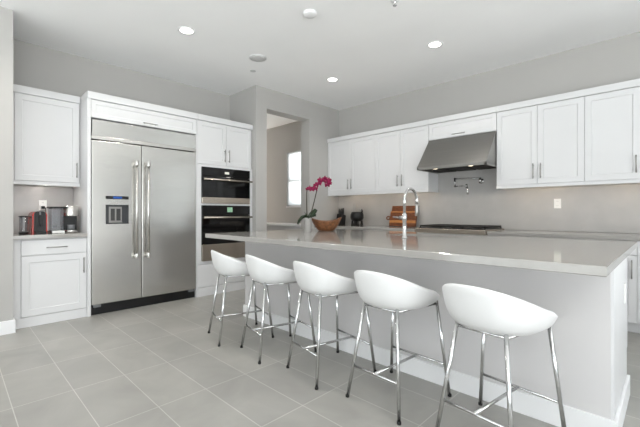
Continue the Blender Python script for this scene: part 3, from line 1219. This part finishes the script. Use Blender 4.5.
t = thing('potted_orchid', 'purple orchid in a white cylinder pot at the far end of the island', 'plant', V0)
mb = MB().lathe(V0, [(.040, 0), (.043, .004), (.046, .16), (.0465, .163), (.043, .163), (.041, .150)], 36)
mb.build('pot', 'ceramic', t)
MB().lathe(V0, [(.0415, .140), (.0415, .148), (.02, .152), (.004, .153)], 24).build('bark', 'soil', t)


def leaf(pts, w, tilt=50, name='leaf'):
    pts = [Vector(p) for p in pts]
    n = len(pts)
    rows_t, rows_b = [], []
    rows = []
    for i, p in enumerate(pts):
        d = (pts[min(i + 1, n - 1)] - pts[max(i - 1, 0)]).normalized()
        side = d.cross(Vector((0, 0, 1)))
        if side.length < 1e-3:
            side = D_.copy()
        side.normalize()
        side = Matrix.Rotation(math.radians(tilt), 3, d) @ side
        nrm = side.cross(d).normalized()
        s = math.sin(PI * min(.97, max(.06, (i + .4) / n))) ** .6 * w
        rows.append([p + side * s, p + nrm * (-.003), p - side * s, p + nrm * (-.006)])
    return MB().grid(rows, True, True, True).build(name, 'leaf', t)


leaf([P(0, .155), P(-.03, .18, -.02), P(-.07, .165, -.035), P(-.10, .125, -.045), P(-.115, .085, -.05)], .032)
leaf([P(.0, .155), P(.02, .185, -.01), P(.05, .215, -.01), P(.08, .235, -.01), P(.10, .262, 0)], .034)
leaf([P(0, .155, 0), P(-.01, .19, .02), P(-.02, .21, .06), P(-.03, .205, .10)], .034)
leaf([P(0, .155, 0), P(.01, .18, -.03), P(.02, .185, -.07), P(.02, .165, -.11)], .030)
leaf([P(.0, .155), P(.035, .185, .02), P(.075, .20, .03), P(.10, .19, .04)], .030)

st1 = [P(-.005, .15), P(-.010, .25), P(-.012, .36), P(-.012, .45, -.01), P(-.005, .490, -.02), P(.02, .505, -.02)]
st2 = [P(.012, .15), P(.045, .24, .01), P(.072, .34, .02), P(.098, .45, .02), P(.12, .54, .01), P(.16, .60, -.01), P(.215, .605, -.02), P(.25, .55, -.02)]


def smooth(pts, k=6):
    out = []
    n = len(pts)
    for i in range(n - 1):
        p0, p1, p2, p3 = pts[max(i - 1, 0)], pts[i], pts[i + 1], pts[min(i + 2, n - 1)]
        for j in range(k):
            u = j / k
            out.append(.5 * ((2 * p1) + (p2 - p0) * u + (2 * p0 - 5 * p1 + 4 * p2 - p3) * u * u + (3 * p1 - p0 - 3 * p2 + p3) * u ** 3))
    out.append(pts[-1])
    return out


MB().tube(smooth(st1), .0055, 8).build('stem', 'stem', t)
MB().tube(smooth(st2), .006, 8).build('stem', 'stem', t)
MB().tube([P(-.014, .16), P(-.016, .40)], .003, 8).build('stake', 'stem', t)


def flower(c, ax, s):
    ax = Vector(ax).normalized()
    u = ax.cross(Vector((0, 0, 1))).normalized()
    v = u.cross(ax).normalized()
    v = -v if v.z < 0 else v
    mb = MB()
    for k, (ang, ln, wd) in enumerate(((90, 1, .62), (215, 1, .6), (325, 1, .6), (10, 1.0, 1.0), (170, 1.0, 1.0))):
        a = math.radians(ang)
        dr = u * math.cos(a) + v * math.sin(a)
        sd = ax.cross(dr)
        rows = []
        for i in range(6):
            q = i / 5
            w = wd * s * .42 * math.sin(PI * (.12 + .83 * q)) ** .8
            cpt = c + dr * (s * (.08 + q * .92 * ln)) + ax * (s * .25 * math.sin(q * 2.6) + (.02 * s if k > 2 else 0))
            rows.append([cpt + sd * w, cpt + ax * .0018, cpt - sd * w, cpt - ax * .0018])
        mb.grid(rows, True, True, True)
    mb.slot = 1
    mb.blob(c + ax * s * .25 - v * s * .12, (s * .16, s * .16, s * .2), 10, 6)
    return mb.build('flower', ['petal', 'lip'], t)


for i, (r, z, d, s) in enumerate(((-.002, .500, -.02, .026), (.022, .512, -.025, .030), (.048, .492, -.03, .034), (.072, .510, -.02, .034),
                                  (.092, .500, -.035, .036), (.100, .545, -.02, .037), (.130, .560, -.03, .037), (.148, .605, -.02, .038),
                                  (.178, .590, -.035, .038), (.202, .620, -.02, .036), (.222, .585, -.035, .040), (.246, .605, -.02, .036),
                                  (.232, .545, -.03, .036), (.256, .565, -.02, .032))):
    ax = -D_ * 1.0 + R_ * random.uniform(-.6, .6) + Vector((0, 0, random.uniform(-.25, .35)))
    flower(P(r, z, d), ax, s)

# wooden bowl: boat shape with raised ends
bc = Vector((-3.02, 3.20, .914))
rows = []
nb = 48


def bring(sa, sb, z, lift):
    pts = []
    for k in range(nb):
        a = 2 * PI * k / nb
        ca, sa_ = math.cos(a), math.sin(a)
        jag = 1 + .035 * math.sin(5 * a + .7) + .02 * math.sin(11 * a)
        e = abs(ca) ** 2.2
        side = 1.0 if ca > 0 else .92
        pts.append(bc + R_ * (ca * sa * jag) + D_ * (sa_ * sb * jag) + Vector((0, 0, z + lift * e * side)))
    return pts


rows = [bring(.045, .036, .002, 0), bring(.078, .062, 0.0, 0), bring(.098, .075, .008, 0), bring(.130, .092, .045, .006),
        bring(.158, .106, .082, .016), bring(.176, .114, .108, .034), bring(.184, .119, .122, .042), bring(.178, .113, .124, .043),
        bring(.162, .101, .108, .036), bring(.130, .084, .070, .016), bring(.09, .064, .036, .004), bring(.05, .035, .024, 0)]
tag(MB().grid(rows, True, True, True).build('wooden_bowl', 'bowl', base=bc),
    'rough carved brown wooden bowl beside the orchid on the island', 'bowl')

# ================================================================= RANGE WALL COUNTER DRESSING
# leaning cutting boards
def board(label, x0, x1, h, ybot, ytop, th, bands, handle=False):
    """board leaning on the splash: bands are (from, to, slot) as shares of its height"""
    mb = MB()
    tilt = math.atan2(ytop - ybot, math.sqrt(max(1e-6, h * h - (ytop - ybot) ** 2)))
    for a, b, s in bands:
        mb.slot = s
        mb.box((x0, 0, a * h), (x1, th, b * h), .004)
    if handle:
        mb.slot = 0
        zc = h * .55
        ring = [(x0 - .035 + .032 * math.cos(q * PI / 8), th / 2, zc + .026 * math.sin(q * PI / 8)) for q in range(17)]
        mb.tube(ring, .010, 8, cap=False)
    mb.xform(Matrix.Translation((0, ybot, .916 + th * math.sin(tilt))) @ Matrix.Rotation(-tilt, 4, 'X'))
    return tag(mb.build('cutting_board', ['walnut', 'maple'], base=((x0 + x1) / 2, ybot, .914)), label, 'cutting board', 'cutting boards')


board('dark walnut cutting board at the back of the leaning pair', -3.275, -2.81, .335, 4.965, 5.048, .02, [(0, 1, 0)])
board('striped wooden cutting board with side handle at the front of the leaning pair', -3.265, -2.80, .245, 4.925, 4.985, .022,
      [(0, .22, 0), (.22, .40, 1), (.40, .90, 0), (.90, 1, 1)], True)

# dark knife block in the corner
t = thing('knife_block', 'black knife block with handles in the corner behind the bowl', 'knife block', (-4.262, 4.88, .914))
mb = MB()
mb.prism([(4.83, 0), (4.95, 0), (4.97, .17), (4.87, .20)], lambda a, b, d: (d, a, .914 + b), -4.325, -4.20, .004)
mb.build('block', 'black', t)
for k, (x, y, hh) in enumerate(((-4.305, 4.905, .10), (-4.272, 4.90, .085), (-4.242, 4.91, .105), (-4.215, 4.905, .09), (-4.29, 4.935, .10), (-4.235, 4.94, .11))):
    mb = MB().tube([(x, y - .004, 1.085), (x, y + .008, 1.085 + hh + .02)], [.010, .011], 10)
    mb.build('knife_handle', 'black', t)

# black footed jar with utensils
jc = (-3.875, 4.88, .914)
t = thing('footed_jar', 'round black footed jar on the counter left of the cutting boards', 'jar', jc)
mb = MB()
prof = [(.02, .072), (.07, .074), (.108, .095), (.124, .135), (.122, .185), (.108, .220), (.095, .234), (.085, .236), (.082, .226), (.07, .10), (.02, .095)]
mb.lathe(jc, prof, 32, sx=.98, sy=.85)
mb.build('body', 'black', t)
for dx, dy in ((-.062, -.05), (.062, -.05), (0, -.062), (-.05, .055), (.06, .055)):
    MB().lathe((jc[0] + dx, jc[1] + dy, .914), [(.020, 0), (.026, .004), (.022, .03), (.017, .06), (.017, .085)], 14).build('leg', 'iron', t)
MB().tube([(jc[0] + .10, jc[1] - .02, 1.125), (jc[0] + .135, jc[1] - .03, 1.155), (jc[0] + .125, jc[1] - .03, 1.195)], [.010, .012, .008], 10).build('spout', 'black', t)
mb = MB()
mb.box((jc[0] - .095, jc[1] + .0, 1.09), (jc[0] - .045, jc[1] + .012, 1.295), .004)
tag(mb.build('spatula', 'ceramic', base=(jc[0] - .07, jc[1], 1.02)), 'white flat spatula standing in the round black jar', 'utensil')
mb = MB()
mb.tube([(jc[0] + .03, jc[1] + .01, 1.02), (jc[0] + .066, jc[1] + .0, 1.165)], .006, 8)
mb.blob((jc[0] + .080, jc[1], 1.182), (.026, .018, .026), 14, 8)
tag(mb.build('spoon', 'ceramic', base=(jc[0] + .03, jc[1], 1.02)), 'small white round-headed spoon standing in the black jar', 'utensil')

# ================================================================= COFFEE ALCOVE
CT = .914
# milk frother / glass press
c = Vector((-4.79, .533, CT))
t = thing('coffee_press', 'clear glass coffee press with black lid left of the red machine', 'coffee press', c)
MB().lathe(c, [(.036, 0), (.040, .003), (.041, .020), (.039, .022)], 28).build('base', 'black', t)
MB().lathe(c, [(.036, .022), (.037, .026), (.037, .176), (.035, .176), (.034, .028), (.02, .026)], 28).build('jug', 'tank', t)
MB().lathe(c, [(.040, .176), (.042, .180), (.040, .188), (.012, .191), (.004, .1915)], 28).build('lid', 'black', t)
MB().tube([c + Vector((.0, 0, .03)), c + Vector((0, 0, .18))], .010, 10).build('plunger', 'switch', t)
MB().tube([c + Vector((.01, .036, .182)), c + Vector((.02, .056, .178)), c + Vector((.02, .06, .166))], .006, 8).build('handle', 'black', t)

# red pod coffee machine
t = thing('coffee_machine', 'compact red and black pod coffee machine in the alcove', 'coffee machine', (-4.80, .665, CT))


def arch_poly(y0, y1, h, n=10):
    """door-like outline with rounded top corners"""
    r = (y1 - y0) * .32
    pts = [(y0, 0), (y1, 0)]
    for k in range(n + 1):
        a = k / n * PI / 2
        pts.append((y1 - r + r * math.cos(a), h - r + r * math.sin(a)))
    for k in range(n + 1):
        a = PI / 2 + k / n * PI / 2
        pts.append((y0 + r + r * math.cos(a), h - r + r * math.sin(a)))
    return pts


ax = lambda a, b, d: (d, a, CT + b)
MB().prism(arch_poly(.598, .725, .232), ax, -5.02, -4.755).build('housing', 'red', t)
MB().prism(arch_poly(.612, .712, .236), ax, -4.90, -4.742).build('front', 'black', t)
mb = MB()
mb.box((-4.742, .648, CT + .10), (-4.716, .676, CT + .20), .006)
mb.tube([(-4.724, .662, CT + .11), (-4.724, .662, CT + .085)], .008, 10)
mb.build('spout', 'black', t)
mb = MB()
mb.box((-4.755, .615, CT), (-4.675, .709, CT + .026), .006)
mb.build('drip_tray', 'black', t)
MB().box((-4.745, .655, CT + .195), (-4.738, .669, CT + .228), .002).build('lever', 'grey_plastic', t)
cord = smooth([Vector((-5.168, .755, 1.196)), Vector((-5.13, .757, 1.196)), Vector((-5.115, .765, 1.17)), Vector((-5.12, .768, 1.05)),
               Vector((-5.10, .765, .94)), Vector((-5.06, .745, .922)), Vector((-5.01, .70, .93))])
mb = MB().tube(cord, .004, 8)
mb.box((-5.172, .732, 1.180), (-5.140, .762, 1.212), .005)
mb.build('power_cord', 'black', t)

# drip coffee maker with clear tank
t = thing('coffee_maker', 'silver and black coffee maker with clear water tank beside the refrigerator panel', 'coffee maker', (-4.82, .88, CT))
T0, T1, B0, B1 = .752, .878, .884, 1.008
mb = MB()
mb.box((-4.97, T0 + .01, CT + .022), (-4.76, T1 - .008, CT + .272), .012)
mb.build('water_tank', 'tank', t)
mb = MB()
mb.box((-4.98, T0, CT), (-4.75, T1, CT + .022), .004)
mb.box((-4.985, T0, CT + .272), (-4.75, B0 + .03, CT + .288), .004)
mb.build('tank_frame', 'black', t)
MB().box((-5.0, T0 + .002, CT + .022), (-4.972, T1, CT + .272), .003).build('tank_back', 'switch', t)
MB().box((-4.748, T0 + .012, CT + .002), (-4.738, T1 - .002, CT + .028), .003).build('base_trim', 'switch', t)
MB().box((-4.745, T0 + .022, CT + .06), (-4.74, T0 + .055, CT + .085), .001).build('tank_label', 'grey_plastic', t)
cy_, cx_ = (B0 + B1) / 2, -4.81
MB().lathe((cx_, cy_, CT), [(.070, .185), (.071, .189), (.071, .286), (.064, .298), (.02, .302)], 36).build('brew_head', 'steel', t)
MB().box((-4.96, B0, CT), (-4.835, B1, CT + .27), .008).build('column', 'black', t)
MB().lathe((cx_, cy_, CT), [(.060, 0), (.066, .003), (.066, .028), (.060, .032), (.05, .030)], 36).build('base', 'steel', t)
mb = MB().lathe((cx_, cy_, CT), [(.030, .032), (.034, .036), (.036, .085), (.033, .088), (.030, .040)], 24)
mb.build('cup', 'grey_plastic', t)
